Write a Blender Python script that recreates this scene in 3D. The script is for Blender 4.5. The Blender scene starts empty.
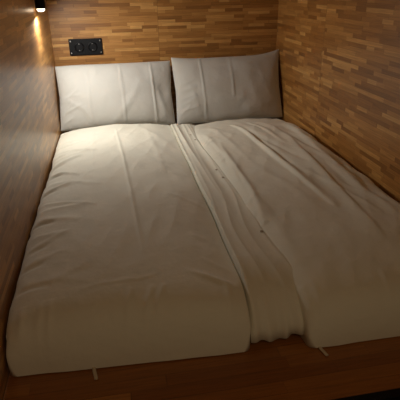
import bpy, bmesh, math, random
import numpy as np
from mathutils import Vector, Matrix
random.seed(4)
col = bpy.context.scene.collection
PI = math.pi
W, L, Z0, DK = 1.42, 3.023, 1.38, 0.45     # bunk width, back wall y, eye height, deck height
CX = 0.345
FPX = 457.9
def srgb(r, g, b):
    f = lambda c: (c/12.92 if c <= .04045 else ((c+.055)/1.055)**2.4)
    return (f(r/255), f(g/255), f(b/255), 1)

# ---------------------------------------------------------------- materials
class NT:
    def __init__(s, name):
        s.m = bpy.data.materials.new(name); s.m.use_nodes = True
        s.t = s.m.node_tree; s.b = s.t.nodes['Principled BSDF']
    def n(s, typ, **kw):
        o = s.t.nodes.new(typ)
        for k, v in kw.items(): setattr(o, k, v)
        return o
    def put(s, sock, v):
        if isinstance(v, bpy.types.NodeSocket): s.t.links.new(v, sock)
        elif v is not None: sock.default_value = v
    def math(s, op, a, b=None, c=None):
        o = s.n('ShaderNodeMath', operation=op)
        for i, v in enumerate((a, b, c)): s.put(o.inputs[i], v)
        return o.outputs[0]

def wood(name, axis_u, axis_v, tones, row=0.0185, rough=.36, coat=.25, lens=(.10, .21), dark=.72, seed=0, seam=None):
    """finger-jointed lamella board: rows of short staves of random length and tone"""
    g = NT(name)
    tc = g.n('ShaderNodeTexCoord'); sp = g.n('ShaderNodeSeparateXYZ'); g.put(sp.inputs[0], tc.outputs['Object'])
    u = sp.outputs[axis_u]; v = sp.outputs[axis_v]
    brd = None
    if seam:
        brd = g.math('FLOOR', g.math('DIVIDE', g.math('ADD', u, seam[1]), seam[0]))
    vr = g.math('DIVIDE', g.math('ADD', v, 7.003 + seed), row)
    if brd is not None: vr = g.math('ADD', vr, g.math('MULTIPLY', brd, 31.37))
    r = g.math('FLOOR', vr); fv = g.math('FRACT', vr)
    wn = g.n('ShaderNodeTexWhiteNoise', noise_dimensions='1D'); g.put(wn.inputs['W'], r)
    rs = g.n('ShaderNodeSeparateColor'); g.put(rs.inputs[0], wn.outputs['Color'])
    ln = g.math('MULTIPLY_ADD', rs.outputs[0], lens[1]-lens[0], lens[0])
    uu = g.math('ADD', g.math('DIVIDE', g.math('ADD', u, 11), ln), g.math('MULTIPLY', rs.outputs[1], 9.0))
    # warp so the staves of one row differ in length
    uw = g.math('ADD', uu, g.math('MULTIPLY', g.math('SINE', g.math('MULTIPLY', uu, 2.3)), .33))
    c = g.math('FLOOR', uw); fu = g.math('FRACT', uw)
    cv = g.n('ShaderNodeCombineXYZ'); g.put(cv.inputs[0], r); g.put(cv.inputs[1], c)
    if brd is not None: g.put(cv.inputs[2], brd)
    w2 = g.n('ShaderNodeTexWhiteNoise', noise_dimensions='3D'); g.put(w2.inputs['Vector'], cv.outputs[0])
    ramp = g.n('ShaderNodeValToRGB'); g.put(ramp.inputs[0], w2.outputs['Value'])
    els = ramp.color_ramp.elements
    for i, (p, cc) in enumerate(tones):
        e = els[i] if i < 2 else els.new(p)
        e.position = p; e.color = cc
    # grain along u, shifted per stave
    gv = g.n('ShaderNodeCombineXYZ')
    g.put(gv.inputs[0], g.math('MULTIPLY', u, 9.0)); g.put(gv.inputs[1], g.math('MULTIPLY', v, 190.0))
    g.put(gv.inputs[2], g.math('MULTIPLY', w2.outputs['Value'], 37.0))
    nz = g.n('ShaderNodeTexNoise'); g.put(nz.inputs['Vector'], gv.outputs[0]); nz.inputs['Scale'].default_value = 1.0
    nz.inputs['Detail'].default_value = 4; nz.inputs['Roughness'].default_value = .65
    gr = g.math('MULTIPLY_ADD', nz.outputs['Fac'], 1.1, .42)
    # joints
    jr = g.math('LESS_THAN', fv, .055)
    ju = g.math('LESS_THAN', g.math('MULTIPLY', fu, ln), .0016)
    j = g.math('MAXIMUM', jr, ju)
    jm = g.math('SUBTRACT', 1.0, g.math('MULTIPLY', j, 1-dark))
    if seam:
        fs = g.math('FRACT', g.math('DIVIDE', g.math('ADD', u, seam[1]), seam[0]))
        sl = g.math('LESS_THAN', g.math('MULTIPLY', fs, seam[0]), .0022)
        jm = g.math('MULTIPLY', jm, g.math('SUBTRACT', 1.0, g.math('MULTIPLY', sl, .45)))
    fac = g.math('MULTIPLY', gr, jm)
    mx = g.n('ShaderNodeVectorMath', operation='SCALE')
    g.put(mx.inputs[0], ramp.outputs['Color']); g.put(mx.inputs['Scale'], fac)
    g.put(g.b.inputs['Base Color'], mx.outputs[0])
    g.put(g.b.inputs['Roughness'], g.math('MULTIPLY_ADD', nz.outputs['Fac'], .16, rough-.08))
    g.b.inputs['Coat Weight'].default_value = coat; g.b.inputs['Coat Roughness'].default_value = .3
    bp = g.n('ShaderNodeBump'); bp.inputs['Strength'].default_value = .12; bp.inputs['Distance'].default_value = .002
    g.put(bp.inputs['Height'], fac); g.put(g.b.inputs['Normal'], bp.outputs[0])
    return g.m

oak = [(0, srgb(140,94,45)), (.2, srgb(158,109,54)), (.5, srgb(172,122,63)), (.8, srgb(184,134,72)), (1, srgb(206,158,92))]
M = {}
M['back'] = wood('oak_staves_back', 0, 2, oak, coat=.08, rough=.5, seam=(1.3, .655), seed=.3)
M['right'] = wood('oak_staves_right', 1, 2, oak, seam=(1.22, .13), seed=1.7)
M['left'] = wood('oak_staves_left', 1, 2, oak, seam=(1.22, .5), seed=2.9, coat=.6, rough=.5)
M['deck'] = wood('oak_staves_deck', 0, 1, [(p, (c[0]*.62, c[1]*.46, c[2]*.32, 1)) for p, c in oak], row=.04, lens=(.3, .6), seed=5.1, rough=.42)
M['ceil'] = wood('oak_staves_ceiling', 1, 0, oak, seed=6.1)

def fabric(name, colr, rough=.85, weave=.5):
    g = NT(name); g.b.inputs['Roughness'].default_value = rough
    tc = g.n('ShaderNodeTexCoord')
    n1 = g.n('ShaderNodeTexNoise'); g.put(n1.inputs['Vector'], tc.outputs['Object'])
    n1.inputs['Scale'].default_value = 24; n1.inputs['Detail'].default_value = 5
    n2 = g.n('ShaderNodeTexNoise'); g.put(n2.inputs['Vector'], tc.outputs['Object'])
    n2.inputs['Scale'].default_value = 700
    h = g.math('MULTIPLY_ADD', n2.outputs['Fac'], .06, n1.outputs['Fac'])
    bp = g.n('ShaderNodeBump'); bp.inputs['Strength'].default_value = weave; bp.inputs['Distance'].default_value = .006
    g.put(bp.inputs['Height'], h); g.put(g.b.inputs['Normal'], bp.outputs[0])
    g.b.inputs['Base Color'].default_value = colr
    g.b.inputs['Sheen Weight'].default_value = .15
    return g.m
M['linen'] = fabric('white_cotton', srgb(230,228,213))
M['pillow'] = fabric('white_pillow_cotton', srgb(198,197,191))
M['mattress'] = fabric('mattress_ticking', srgb(205,198,186))
M['cord'] = fabric('cotton_tape', srgb(190,176,152))
def plain(name, c, rough=.5, metal=0, noise=0.06):
    g = NT(name); g.b.inputs['Metallic'].default_value = metal; g.b.inputs['Specular IOR Level'].default_value = .22
    nz = g.n('ShaderNodeTexNoise'); nz.inputs['Scale'].default_value = 60
    g.put(g.b.inputs['Roughness'], g.math('MULTIPLY_ADD', nz.outputs['Fac'], noise, rough))
    g.b.inputs['Base Color'].default_value = c
    return g.m
M['black'] = plain('black_metal', srgb(18,17,18), .45, .3)
M['plate'] = plain('black_plastic', srgb(8,10,14), .5)
M['insert'] = plain('black_insert_plastic', srgb(6,7,11), .35)
M['hole'] = plain('socket_hole', srgb(3,3,3), .6)
M['screw'] = plain('screw_metal', srgb(190,190,190), .3, 1)
M['button'] = plain('button_plastic', srgb(176,162,140), .35)
M['floor'] = plain('dark_corridor_floor', srgb(46,36,30), .6)
g = NT('lamp_diffuser'); g.b.inputs['Base Color'].default_value = srgb(255,244,225)
g.b.inputs['Emission Color'].default_value = (1,.80,.55,1); g.b.inputs['Emission Strength'].default_value = 5
M['diff'] = g.m

# ---------------------------------------------------------------- helpers
def link(name, bm, mat, parent=None, smooth=False, kind=None):
    me = bpy.data.meshes.new(name); bm.normal_update(); bm.to_mesh(me); bm.free()
    me.materials.append(M[mat])
    if smooth:
        for p in me.polygons: p.use_smooth = True
    o = bpy.data.objects.new(name, me); col.objects.link(o)
    if parent: o.parent = parent
    if kind: o['kind'] = kind
    return o
def empty(name, loc, label, cat, group=None):
    o = bpy.data.objects.new(name, None); col.objects.link(o); o.location = loc
    o.empty_display_size = .05
    return tag(o, label, cat, group)
def tag(o, label, cat, group=None):
    o['label'] = label; o['category'] = cat
    if group: o['group'] = group
    return o
def box(bm, x0, x1, y0, y1, z0, z1, bev=0):
    r = bmesh.ops.create_cube(bm, size=1)
    vs = r['verts']
    for v in vs:
        v.co = Vector(((x0+x1)/2+v.co.x*(x1-x0), (y0+y1)/2+v.co.y*(y1-y0), (z0+z1)/2+v.co.z*(z1-z0)))
    if bev:
        es = list({e for v in vs for e in v.link_edges})
        bmesh.ops.bevel(bm, geom=es, offset=bev, segments=3, affect='EDGES', profile=.5)
    return bm
def lathe(bm, prof, axis='Z', c=(0,0,0), n=40):
    """prof: list of (radius, height)"""
    c = Vector(c); rings = []
    for r, h in prof:
        ring = []
        for i in range(n):
            a = 2*PI*i/n
            p = Vector((r*math.cos(a), r*math.sin(a), h))
            if axis == 'Y': p = Vector((p.x, -p.z, p.y))
            if axis == 'X': p = Vector((p.z, p.y, -p.x))
            ring.append(bm.verts.new(c+p))
        rings.append(ring)
    for a, b in zip(rings, rings[1:]):
        for i in range(n):
            bm.faces.new((a[i], a[(i+1) % n], b[(i+1) % n], b[i]))
    bm.faces.new(rings[0][::-1]); bm.faces.new(rings[-1])
    bmesh.ops.recalc_face_normals(bm, faces=bm.faces)
    return bm
def tube(bm, pts, r, n=8, flat=1.0):
    pts = [Vector(p) for p in pts]; rings = []
    for i, p in enumerate(pts):
        t = (pts[min(i+1, len(pts)-1)]-pts[max(i-1, 0)]).normalized()
        a = t.cross(Vector((0,0,1)))
        a = a.normalized() if a.length > .05 else Vector((1,0,0))
        b = t.cross(a).normalized()
        rings.append([bm.verts.new(p+a*r*math.cos(2*PI*k/n)+b*r*flat*math.sin(2*PI*k/n)) for k in range(n)])
    for A, B in zip(rings, rings[1:]):
        for k in range(n): bm.faces.new((A[k], A[(k+1) % n], B[(k+1) % n], B[k]))
    bm.faces.new(rings[0][::-1]); bm.faces.new(rings[-1])
    bmesh.ops.recalc_face_normals(bm, faces=bm.faces)
    return bm

# ---------------------------------------------------------------- setting
CE = 1.66
link('wall_back', box(bmesh.new(), -.03, W+.03, L, L+.03, 0, CE+.03), 'back', kind='structure')
link('wall_left', box(bmesh.new(), -.03, 0, .62, L, 0, CE+.03), 'left', kind='structure')
link('wall_right', box(bmesh.new(), W, W+.03, .62, L, 0, CE+.03), 'right', kind='structure')
link('ceiling', box(bmesh.new(), 0, W, .62, L, CE, CE+.03), 'ceil', kind='structure')
link('floor', box(bmesh.new(), -.8, W+.8, -1.0, L+.03, -.03, 0), 'floor', kind='structure')

# bunk platform
pf = empty('bunk_platform', (W/2, .72, 0), 'low wooden bunk platform under the bedding, dark edge strip in front', 'bed')
def world_child(o, root):
    o.parent = root; o.matrix_parent_inverse = Matrix.Translation(root.location).inverted()
    return o
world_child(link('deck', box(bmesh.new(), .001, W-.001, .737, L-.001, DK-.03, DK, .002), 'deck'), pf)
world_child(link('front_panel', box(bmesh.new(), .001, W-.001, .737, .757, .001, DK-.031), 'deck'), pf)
e = bmesh.new(); box(e, .001, W-.001, .712, .736, DK-.05, DK+.003, .0015)
s = world_child(link('edge_strip', e, 'black'), pf); s['label'] = 'black metal edge strip'

# mattress
bm = box(bmesh.new(), .03, W-.03, 1.03, L-.012, DK+.001, DK+.10, .03)
tag(link('mattress', bm, 'mattress', smooth=True), 'thin pale mattress lying beneath the duvets and pillows on the platform', 'mattress')

# ---------------------------------------------------------------- soft goods
def lattice_noise(seed):
    rs = np.random.RandomState(seed); G = rs.rand(64, 64)
    def f(x, y):
        xi = np.floor(x).astype(int); yi = np.floor(y).astype(int); fx = x-xi; fy = y-yi
        fx = fx*fx*(3-2*fx); fy = fy*fy*(3-2*fy)
        a = G[xi % 64, yi % 64]; b = G[(xi+1) % 64, yi % 64]; c = G[xi % 64, (yi+1) % 64]; d = G[(xi+1) % 64, (yi+1) % 64]
        return (a*(1-fx)+b*fx)*(1-fy)+(c*(1-fx)+d*fx)*fy - .5
    return f
def ridge(X, Y, pts, amp, w, asym=0.0, taper=True):
    """soft fold along a polyline; asym adds a step-like lean to one side"""
    best = np.full(X.shape, 1e9); tt = np.zeros(X.shape); sd = np.zeros(X.shape)
    seg = [math.hypot(b[0]-a[0], b[1]-a[1]) for a, b in zip(pts, pts[1:])]; tot = sum(seg); acc = 0
    for (a, b), l in zip(zip(pts, pts[1:]), seg):
        dx, dy = (b[0]-a[0])/l, (b[1]-a[1])/l
        t = np.clip((X-a[0])*dx+(Y-a[1])*dy, 0, l)
        px, py = X-a[0]-t*dx, Y-a[1]-t*dy
        d = np.hypot(px, py); s_ = np.sign(dx*py-dy*px)
        k = d < best
        best = np.where(k, d, best); tt = np.where(k, (acc+t)/tot, tt); sd = np.where(k, s_, sd)
        acc += l
    ww = w*(1+asym*sd)
    prof = np.exp(-(best/ww)**2)
    if taper: prof = prof*np.clip(np.sin(np.pi*np.clip(tt, 0, 1)), 0, 1)**.5
    return amp*prof
def sm(a, b, x):
    t = np.clip((x-a)/(b-a), 0, 1); return t*t*(3-2*t)

def edge_grid(n, r):
    """n+1 samples on [0,1], cosine-packed within r of both ends"""
    a = int(n*.16)
    th = np.linspace(0, PI/2, a, endpoint=False)
    head = r*(1-np.cos(th)); mid = np.linspace(r, 1-r, n+1-2*a)
    return np.concatenate([head, mid, (1-head)[::-1]])
def closed_sheet(bm, X, Y, Zt, Zb):
    ni, nj = X.shape
    T = [[bm.verts.new((X[i,j], Y[i,j], Zt[i,j])) for j in range(nj)] for i in range(ni)]
    B = [[T[i][j] if i in (0, ni-1) or j in (0, nj-1) else bm.verts.new((X[i,j], Y[i,j], Zb[i,j])) for j in range(nj)] for i in range(ni)]
    for i in range(ni-1):
        for j in range(nj-1):
            bm.faces.new((T[i][j], T[i+1][j], T[i+1][j+1], T[i][j+1]))
            q = (B[i][j+1], B[i+1][j+1], B[i+1][j], B[i][j])
            if len(set(q)) == 4 and not all(v in (T[i][j], T[i+1][j], T[i+1][j+1], T[i][j+1]) for v in q):
                bm.faces.new(q)
    rim = [T[i][0] for i in range(ni)]
    for a, b in zip(rim, rim[1:]):
        e = bm.edges.get((a, b))
        if e: e.smooth = False
    return bm

def duvet(x0f, x1f, y0f, y1f, top, folds, seed, nx=150, ny=330, rx=.09, ryf=.31, ryh=.05, zl=.07, zr=.07, rxl=None, rxr=None):
    """top(x,y): crown height above the deck. x0f.. are edge functions of the other coordinate"""
    S = edge_grid(nx, .16); T = edge_grid(ny, .09)
    s, t = np.meshgrid(S, T, indexing='ij')
    yy = y0f(s)*(1-t)+y1f(s)*t
    x0 = x0f(yy); x1 = x1f(yy)
    # round the plan corners a little
    cr = .022
    dyf = yy-y0f(s); dyh = y1f(s)-yy
    inset = cr*(1-np.sqrt(np.clip(1-(1-np.clip(np.minimum(dyf, dyh)/cr, 0, 1))**2, 0, 1)))
    X = (x0+inset)*(1-s)+(x1-inset)*s; Y = yy
    def q(d, r): return np.sqrt(np.clip(1-(1-np.clip(d/r, 0, 1))**2, 0, 1))
    def q2(d, r): return np.sqrt(np.sqrt(np.clip(1-(1-np.clip(d/r, 0, 1))**2.6, 0, 1))+1e-9)**1.6
    ex = q2(X-x0-inset, rxl or rx)*q2(x1-inset-X, rxr or rx)
    ef = q(Y-y0f(s), ryf)**.9; eh = q2(y1f(s)-Y, ryh)
    ex = np.where((s == 0) | (s == 1), 0, ex); ef = np.where(t == 0, 0, ef); eh = np.where(t == 1, 0, eh)
    base_side = zl*(1-s)+zr*s
    # height of the hem: on the deck in front, on the mattress farther in
    fr = sm(.0, .22, Y-y0f(s)); fb = q(Y-y0f(s), .16)
    hem = .004*(1-fb)+base_side*fb
    hem = np.where(t >= 1, .12, hem)
    H = top(X, Y)
    inner = ex*eh*ef
    Z = hem+(H-hem)*inner
    msk = np.clip(inner, 0, 1)**.8
    n1 = lattice_noise(seed); n2 = lattice_noise(seed+1); n3 = lattice_noise(seed+2)
    dz = .012*n1(X*5+3, Y*3.2+2)+.005*n2(X*11+5, Y*6+1)+.002*n3(X*24+1, Y*15)-.009*np.abs(n2(X*9+Y*3.5+4, Y*2.6-X*1.5+7))-.006*np.abs(n3(X*15-Y*5+9, Y*4+X*3+2))
    for f in folds: dz = dz+.6*f(X, Y)
    Z = Z+dz*msk
    Zb = np.where(Y > 1.005, np.minimum(Z-.004, .104), np.minimum(Z-.003, .004))
    Zb = np.where(Y > 1.005, np.maximum(Zb, .1015), Zb)
    Z = np.maximum(Z, Zb+.003); Z = np.maximum(Z, np.minimum(hem+(H-hem)*inner*.75, Z+.03))
    return X, Y, Z+DK, Zb+DK

def R(pts, amp, w, asym=0, taper=True): return lambda X, Y: ridge(X, Y, pts, amp, w, asym, taper)

# left duvet ------------------------------------------------------
nz = lattice_noise(77)
def Lx0(y): return .004+.020*np.maximum(0, nz(y*7.5, y*0+2.3)+.12)+.010*np.maximum(0, nz(y*19, y*0+9.1))+.0*y
def Lx1(y): return .656+.006*nz(y*4, y*0+5.5)
def Ly0(s): return .932+.03*(1-s)+.008*nz(s*9, s*0+1.5)
def Ly1(s): return 2.735-.005*s+.006*nz(s*8, s*0+8.5)
def Ltop(X, Y):
    c = np.clip(1-((X-.33)/.36)**2, 0, 1)
    return .158+.050*c**.8 - .022*sm(2.0, 2.7, Y) - .018*sm(1.7, 1.0, Y)
rs = random.Random(11)
Lf = [R([(.328,2.62),(.352,2.1),(.369,1.669),(.384,1.20)], .011, .0065, .4),
      R([(.20,1.075),(.26,1.084),(.355,1.088),(.43,1.10)], .0035, .007, .3),
      R([(.20,2.62),(.215,2.2),(.22,1.9)], .003, .012), R([(.50,2.60),(.52,2.2),(.53,1.7)], .003, .014)]
# puckers that run in from the wall side
y = 2.45
while y > 1.0:
    ln = rs.uniform(.10, .26); a = rs.uniform(-.10, .12)
    Lf.append(R([(.02, y), (.02+ln*.5, y+a*.4), (.02+ln, y+a)], rs.uniform(.006, .013)*(1.1 if y > 1.5 else .6), rs.uniform(.009, .018), rs.uniform(-.4, .4)))
    if rs.random() < .6:
        Lf.append(R([(.0, y-.03), (.05+ln*.3, y-.02+a*.3)], -.010, .010))
    y -= rs.uniform(.055, .12)
# small puckers on the side next to the right duvet and over the front
for k in range(9):
    y = rs.uniform(1.0, 2.4); ln = rs.uniform(.07, .15)
    Lf.append(R([(.64, y), (.64-ln, y+rs.uniform(.02, .12))], rs.uniform(.003, .007), .011))
for x, a in ((.045,.004),(.085,.015),(.115,.01),(.31,.03),(.35,.05),(.38,.05),(.60,.01)):
    Lf.append(R([(x, .925), (x+a*.5, .985), (x+a, 1.06)], .012, .009))
X, Y, Z, B = duvet(Lx0, Lx1, Ly0, Ly1, Ltop, Lf, 21, zl=.128, zr=.150, rxl=.07, rxr=.16)
ld = empty('duvet', (.33, 1.8, DK), 'plain white duvet by the left wall, straight seam crease down its middle', 'duvet', 'white duvets side by side on the platform')
world_child(link('cover', closed_sheet(bmesh.new(), X, Y, Z, B), 'linen', smooth=True), ld)

# right duvet -----------------------------------------------------
nr = lattice_noise(99)
def Rx0(y): return .742+.035*sm(2.6, 1.6, y)+.012*nr(y*5, y*0+3.1)+.036*sm(1.2, .93, y)
def Rx1(y): return W-.006-.022*np.maximum(0, nr(y*6, y*0+7.3)+.1)
def Ry0(s): return .905+.006*nr(s*9, s*0+4)
def Ry1(s): return 2.70+.02*s+.008*nr(s*7, s*0+2)
def Rtop(X, Y):
    c = np.clip(1-((X-1.07)/.38)**2, 0, 1)
    return .150+.052*c**.6-.018*sm(1.5, 1.0, Y)-.028*sm(2.35, 2.65, Y)
Rf = [R([(1.00,2.56),(1.025,2.25),(1.045,1.98),(1.072,1.662),(1.098,1.38)], .026, .017, .5),
      R([(1.05,2.5),(1.075,2.05),(1.11,1.7)], -.012, .014),
      R([(1.33,2.57),(1.301,1.977),(1.286,1.55)], .015, .024, .3),
      R([(1.23,2.3),(1.207,1.999),(1.179,1.515),(1.149,1.138)], .016, .020, -.4),
      R([(1.27,2.4),(1.255,1.9),(1.24,1.5)], -.007, .018),
      R([(.844,2.2),(.842,1.616),(.809,1.30)], .016, .011, .4),
      R([(.80,2.4),(.835,2.0),(.82,1.7)], .010, .010, .4),
      R([(1.02,2.50),(1.10,2.15),(1.18,1.80)], -.008, .016),
      R([(1.18,2.62),(1.22,2.3),(1.27,1.95),(1.30,1.6)], .012, .022, -.3),
      R([(1.30,2.55),(1.33,2.2),(1.36,1.9)], .010, .018),
      R([(1.10,2.64),(1.14,2.4),(1.17,2.1)], .009, .014, .3),
      R([(1.25,1.9),(1.28,1.55),(1.30,1.25)], .010, .02),
      R([(1.12,1.75),(1.20,1.5),(1.24,1.3)], .008, .014),
      R([(.86,2.55),(.90,2.2),(.93,1.9)], .006, .016),
      R([(.80,2.0),(.83,1.7),(.85,1.3),(.84,1.0)], .006, .02),
      R([(1.00,2.60),(1.30,2.52)], .006, .02),
      R([(.92,1.9),(1.0,1.6),(1.03,1.35)], .004, .02),
      R([(1.34,1.5),(1.36,1.2),(1.37,1.0)], .008, .02)]
for k in range(14):
    y = rs.uniform(1.2, 2.55); ln = rs.uniform(.1, .25)
    Rf.append(R([(1.41, y), (1.41-ln*.4, y+ln*.7)], rs.uniform(.004, .010), rs.uniform(.009, .016)))
for k in range(12):
    y = rs.uniform(1.0, 2.5); ln = rs.uniform(.04, .09)
    Rf.append(R([(.77, y), (.77+ln, y+rs.uniform(-.05, .09))], rs.uniform(.004, .008), .009))
for x, a in ((.81,.0),(.832,-.01),(.86,-.01),(1.18,.02),(1.05,.02)):
    Rf.append(R([(x, .89), (x+a*.5, .94), (x+a, 1.02)], .010 if x < .9 else .005, .008))
X, Y, Z, B = duvet(Rx0, Rx1, Ry0, Ry1, Rtop, Rf, 31, zl=.10, zr=.105)
rd = empty('duvet', (1.07, 1.8, DK), 'white duvet by the right wall, rumpled with long diagonal folds and a loose buttoned flap', 'duvet', 'white duvets side by side on the platform')
world_child(link('cover', closed_sheet(bmesh.new(), X, Y, Z, B), 'linen', smooth=True), rd)

# loose flap of the right cover lying between the two duvets
nf = lattice_noise(55)
ni, nj = 70, 330
sv, tv = np.meshgrid(np.concatenate([np.linspace(0, .06, 12, endpoint=False), np.linspace(.06, 1, ni-12)]), np.linspace(0, 1, nj), indexing='ij')
Yf = .948+.008*nf(sv*9, sv*0+2)+(2.74-.948)*(tv**1.0)
xa = Lx1(Yf)+.0015; xb = Rx0(Yf)+.055
Xf = xa*(1-sv)+xb*sv
Zf = .176-.012*sv-.008*tv
Zf = Zf+.011*(.45-np.abs(np.sin((sv*2.1+.45*nf(Yf*2.2, sv*2)+.35*tv)*PI+.6))**.75)*(.55+.45*np.sin(Yf*3+1))*sm(0, .15, sv)
Zf = Zf+.005*(.5-np.abs(np.sin((sv*3.7+.6*nf(Yf*3, sv*0+4)-.8*tv)*PI))**.7)*(.2+nf(Yf*5, sv*3)+.5)
Zf = .112+(Zf-.112)*np.sqrt(sm(-.005, .055, sv))
fy = Yf-Yf[:, :1]
drop = np.sqrt(np.clip(1-(1-np.clip(fy/.22, 0, 1))**2, 0, 1))
pl = .008*np.sin(sv*2*PI*4.2+1+2*nf(sv*5, sv*0))*(1-sm(0, .18, fy))
hemz = .016+.006*np.sin(sv*11+.5)+.006*sv
Zf = hemz+(Zf-hemz)*drop
Yf = Yf-pl*.6*(1-drop*.6)
Zf = np.where(tv > .97, Zf-(tv-.97)*.6, Zf)
bm = bmesh.new()
V = [[bm.verts.new((Xf[i,j], Yf[i,j], Zf[i,j]+DK)) for j in range(nj)] for i in range(ni)]
for i in range(ni-1):
    for j in range(nj-1): bm.faces.new((V[i][j], V[i+1][j], V[i+1][j+1], V[i][j+1]))
fl = world_child(link('cover_flap', bm, 'linen', smooth=True), rd)
fl['label'] = 'loose gathered edge of the cover'
so = fl.modifiers.new('thick', 'SOLIDIFY'); so.thickness = .003; so.offset = -1

# buttons along the flap, ties under the hems
def surf_z(Xg, Yg, Zg, x, y):
    k = np.argmin((Xg-x)**2+(Yg-y)**2); return float(Zg.flat[k])
for (bx, by) in ((.742,2.46),(.752,2.36),(.768,1.90),(.775,1.80),(.792,1.30)):
    bm = bmesh.new(); z = max(surf_z(X, Y, Z, bx, by), surf_z(Xf, Yf, Zf+DK, bx, by))
    lathe(bm, [(.0050,0),(.0062,.0010),(.0060,.0024),(.0045,.0028),(.0040,.0020),(.0012,.0020)], 'Z', (bx, by, z-.0005), 20)
    world_child(link('button', bm, 'button', smooth=True), rd)
def tie(root, x, y, dx):
    bm = bmesh.new()
    tube(bm, [(x, y+.012, DK+.012), (x+.001, y-.004, DK+.009), (x+dx*.35, y-.02, DK+.004), (x+dx*.7, y-.034, DK+.0038), (x+dx, y-.048, DK+.0038)], .005, 8, .5)
    o = world_child(link('tie_tape', bm, 'cord', smooth=True), root)
    o['label'] = 'short white tie tape hanging from the hem'
tie(ld, .222, .962, .008); tie(rd, .842, .922, .010)

# pillows ---------------------------------------------------------
def pillow(w, h, th, seed, creases, dents, ears, sag=.02):
    """local: x width, y height in plane, z thickness (front +)"""
    n, m = 130, 90
    u = np.sin(np.linspace(-PI/2, PI/2, n+1)); v = np.sin(np.linspace(-PI/2, PI/2, m+1))
    U, Vv = np.meshgrid(u, v, indexing='ij')
    pin = 1-.045*(1-Vv**2)*0-.0
    Xp = U*w/2*(1-.030*(1-np.abs(Vv))**1.0*1.0)
    Yp = Vv*h/2*(1-sag*(1-U**2))
    for (cu, cv, ex, ey) in ears:
        k = np.clip((U*cu-.45)/.55, 0, 1)**2*np.clip((Vv*cv-.3)/.7, 0, 1)**2
        Xp = Xp+ex*k; Yp = Yp+ey*k
    prof = (np.clip(1-U**2, 0, 1)*np.clip(1-Vv**2, 0, 1))**.42
    f1 = lattice_noise(seed); f2 = lattice_noise(seed+1)
    F = prof*th/2
    msk = np.clip(prof*1.3, 0, 1)
    dz = .014*f1(Xp*7+9, Yp*7+9)+.006*f2(Xp*17+9, Yp*15+9)
    for c in creases: dz = dz+.6*c(Xp, Yp)
    for (dx_, dy_, r_, a_) in dents: dz = dz-a_*np.exp(-((Xp-dx_)**2+(Yp-dy_)**2)/r_**2)
    Zf_ = F+dz*msk; Zb_ = -F*.85
    Zf_ = np.maximum(Zf_, Zb_+.002*(prof > 0))
    wob = .008*f2(Xp*12+3, Yp*12+5)
    Zf_ = Zf_+wob*(1-msk); Zb_ = Zb_+wob*(1-msk)
    return closed_sheet(bmesh.new(), Xp, Yp, Zf_, Zb_)
def place_pillow(bm, cx, yb, zb, yt, zt, roll, label):
    root = empty('pillow', (cx, yb, zb), label, 'pillow', 'pillows propped against the back wall')
    o = link('pillowcase', bm, 'pillow', root, smooth=True)
    up = Vector((0, yt-yb, zt-zb)).normalized(); xx = Vector((1,0,0)); nn = xx.cross(up)
    Mx = Matrix((xx, up, nn)).transposed().to_4x4()
    o.matrix_local = Matrix.Translation(Vector((0, (yt-yb)/2, (zt-zb)/2))) @ Mx @ Matrix.Rotation(roll, 4, 'Z')
    return root
rp = random.Random(5)
def pleats(w, h, side):
    out = []
    for k in range(9):
        y = rp.uniform(-h*.42, h*.1); ln = rp.uniform(.05, .13)
        out.append(R([(side*w*.47, y), (side*(w*.47-ln), y+rp.uniform(.02, .09))], rp.uniform(.004, .008), .008))
    for k in range(8):
        x = rp.uniform(-w*.45, w*.45)
        out.append(R([(x, h*.47), (x+rp.uniform(-.02, .02), h*.47-rp.uniform(.04, .09))], .004, .008))
    return out
LW, LH = .70, .395
cl = [R([(-.165,.22),(-.155,-.22)], .005, .004, 0, False), R([(.03,.22),(.045,-.22)], .008, .004, .3, False),
      R([(.215,.22),(.235,-.22)], .012, .006, .5, False), R([(-.30,-.02),(-.20,-.08),(-.12,-.20)], .008, .014),
      R([(-.05,-.2),(.10,-.02),(.16,.1)], .007, .02), R([(.24,.05),(.30,-.15)], .010, .018)] + pleats(LW, LH, -1)
place_pillow(pillow(LW, LH, .15, 61, cl, [(.30,.02,.07,.018)], [(-1,1,.0,-.006),(1,1,.0,.0)]),
             .353, 2.80, DK+.128, 2.957, DK+.498, 0.0, 'brightly lit white pillow below the black socket, propped against the back wall')
RW, RH = .70, .41
cr_ = [R([(-.18,.22),(-.165,-.2)], .010, .0042, .3, False), R([(.01,.22),(.015,-.05)], .009, .0045, .3, False),
       R([(-.32,.1),(-.24,.0),(-.2,-.2)], .006, .02), R([(.1,.1),(.2,-.15)], .005, .03)] + pleats(RW, RH, -1)[:8]
place_pillow(pillow(RW, RH, .15, 71, cr_, [], [(1,1,.01,.03),(-1,1,.0,.012)]),
             1.062, 2.80, DK+.128, 2.957, DK+.506, 0.01, 'dimmer white pillow in the right back corner, upper corner sticking up')

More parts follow.
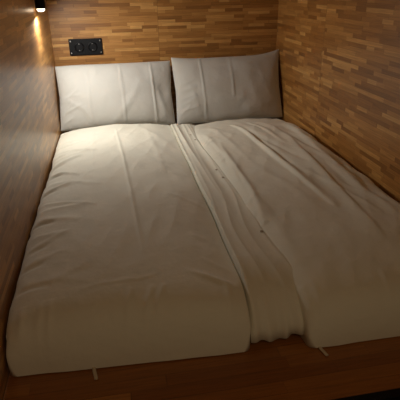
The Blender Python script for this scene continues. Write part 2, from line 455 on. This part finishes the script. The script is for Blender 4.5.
# ---------------------------------------------------------------- socket
sx0, sx1, sz0, sz1 = .096, .295, .990, 1.087
so_ = empty('double_power_socket', ((sx0+sx1)/2, L, (sz0+sz1)/2), 'black double power socket screwed to the back wall above the left pillow', 'socket')
world_child(link('cover_plate', box(bmesh.new(), sx0, sx1, L-.009, L-.0005, sz0, sz1, .003), 'plate'), so_)
for cxs in (sx0+.060, sx1-.060):
    czs = (sz0+sz1)/2
    bm = bmesh.new()
    lathe(bm, [(.0285,-.006),(.0285,.004),(.0265,.0055),(.0215,.0055),(.0205,.0048),(.0200,-.004),(.004,-.0045)], 'Y', (cxs, L-.009, czs), 48)
    f_ = world_child(link('socket_insert', bm, 'insert', smooth=True), so_)
    for sg in (-1, 1):
        bm = lathe(bmesh.new(), [(.0028,-.0042),(.0028,-.0036)], 'Y', (cxs+sg*.0095, L-.009, czs), 16)
        world_child(link('pin_hole', bm, 'hole'), f_); 
        bm = box(bmesh.new(), cxs-.003, cxs+.003, L-.0135, L-.006, czs+sg*.0185-.0018, czs+sg*.0185+.0018)
        c_ = world_child(link('earth_clip', bm, 'screw'), f_)
for px in (sx0+.011, sx1-.011):
    for pz in (sz0+.014, sz1-.014):
        bm = lathe(bmesh.new(), [(.0042,0),(.0042,.0012),(.003,.002)], 'Y', (px, L-.009, pz), 20)
        q_ = world_child(link('screw', bm, 'screw', smooth=True), so_)

# ---------------------------------------------------------------- reading lamp
lx, ly, lz = .029, 2.50, 1.281
la = empty('reading_lamp', (0, ly, lz+.09), 'slim black tube reading lamp on the left wall, lit from its lower end', 'lamp')
lb = bmesh.new(); lathe(lb, [(.0225,0),(.024,.002),(.024,.16),(.0225,.163),(.01,.164)], 'Z', (lx, ly, lz), 40)
world_child(link('lamp_body', lb, 'black', smooth=False), la)
world_child(link('wall_mount', box(bmesh.new(), .0005, .012, ly-.022, ly+.022, lz+.05, lz+.12, .002), 'black'), la)
ld_ = bmesh.new(); lathe(ld_, [(.004,-.014),(.012,-.013),(.0165,-.009),(.0185,-.003),(.0185,.004)], 'Z', (lx, ly, lz), 32)
world_child(link('diffuser', ld_, 'diff', smooth=True), la)['label'] = 'glowing warm white diffuser'

warm = (1.0, .97, .90)
ar = bpy.data.lights.new('lamp_lens', 'AREA'); ar.shape = 'DISK'; ar.size = .034; ar.energy = 5.6; ar.color = warm
ao = bpy.data.objects.new('lamp_lens', ar); col.objects.link(ao); ao.location = (lx+.004, ly, lz-.018); ao.rotation_euler = (math.radians(3), math.radians(-32), 0)
ao.parent = la; ao.matrix_parent_inverse = Matrix.Translation(la.location).inverted()

cl_ = bpy.data.lights.new('foot_fill_light', 'AREA'); cl_.shape = 'RECTANGLE'; cl_.size = 1.0; cl_.size_y = .7; cl_.energy = 4.4; cl_.color = (1, .70, .42)  # added warm fill behind the camera, no visible source, brightens the bed's foot
cq = bpy.data.objects.new('foot_fill_light', cl_); col.objects.link(cq); cq.location = (.45, -.55, 2.12)
# world: faint corridor light
w = bpy.data.worlds.new('corridor'); bpy.context.scene.world = w; w.use_nodes = True
bg = w.node_tree.nodes['Background']; bg.inputs[0].default_value = (1.0, .66, .34, 1); bg.inputs[1].default_value = .066

# ---------------------------------------------------------------- camera
cam = bpy.data.cameras.new('camera'); co = bpy.data.objects.new('camera', cam); col.objects.link(co)
cam.sensor_fit = 'HORIZONTAL'; cam.sensor_width = 36; cam.lens = 36*FPX/400; cam.clip_start = .02
co.matrix_world = Matrix.Translation((CX, 0, Z0)) @ Matrix((
    (0.98273183,0.09047109,-0.1614098),(-0.18457392,0.41771992,-0.88963056),(-0.01306176,0.90406031,0.42720527))).to_4x4()
sc = bpy.context.scene; sc.camera = co
sc.view_settings.view_transform = 'Standard'; sc.view_settings.look = 'None'
sc.view_settings.gamma = 1; sc.view_settings.use_curve_mapping = False
sc.view_settings.exposure = 0.0
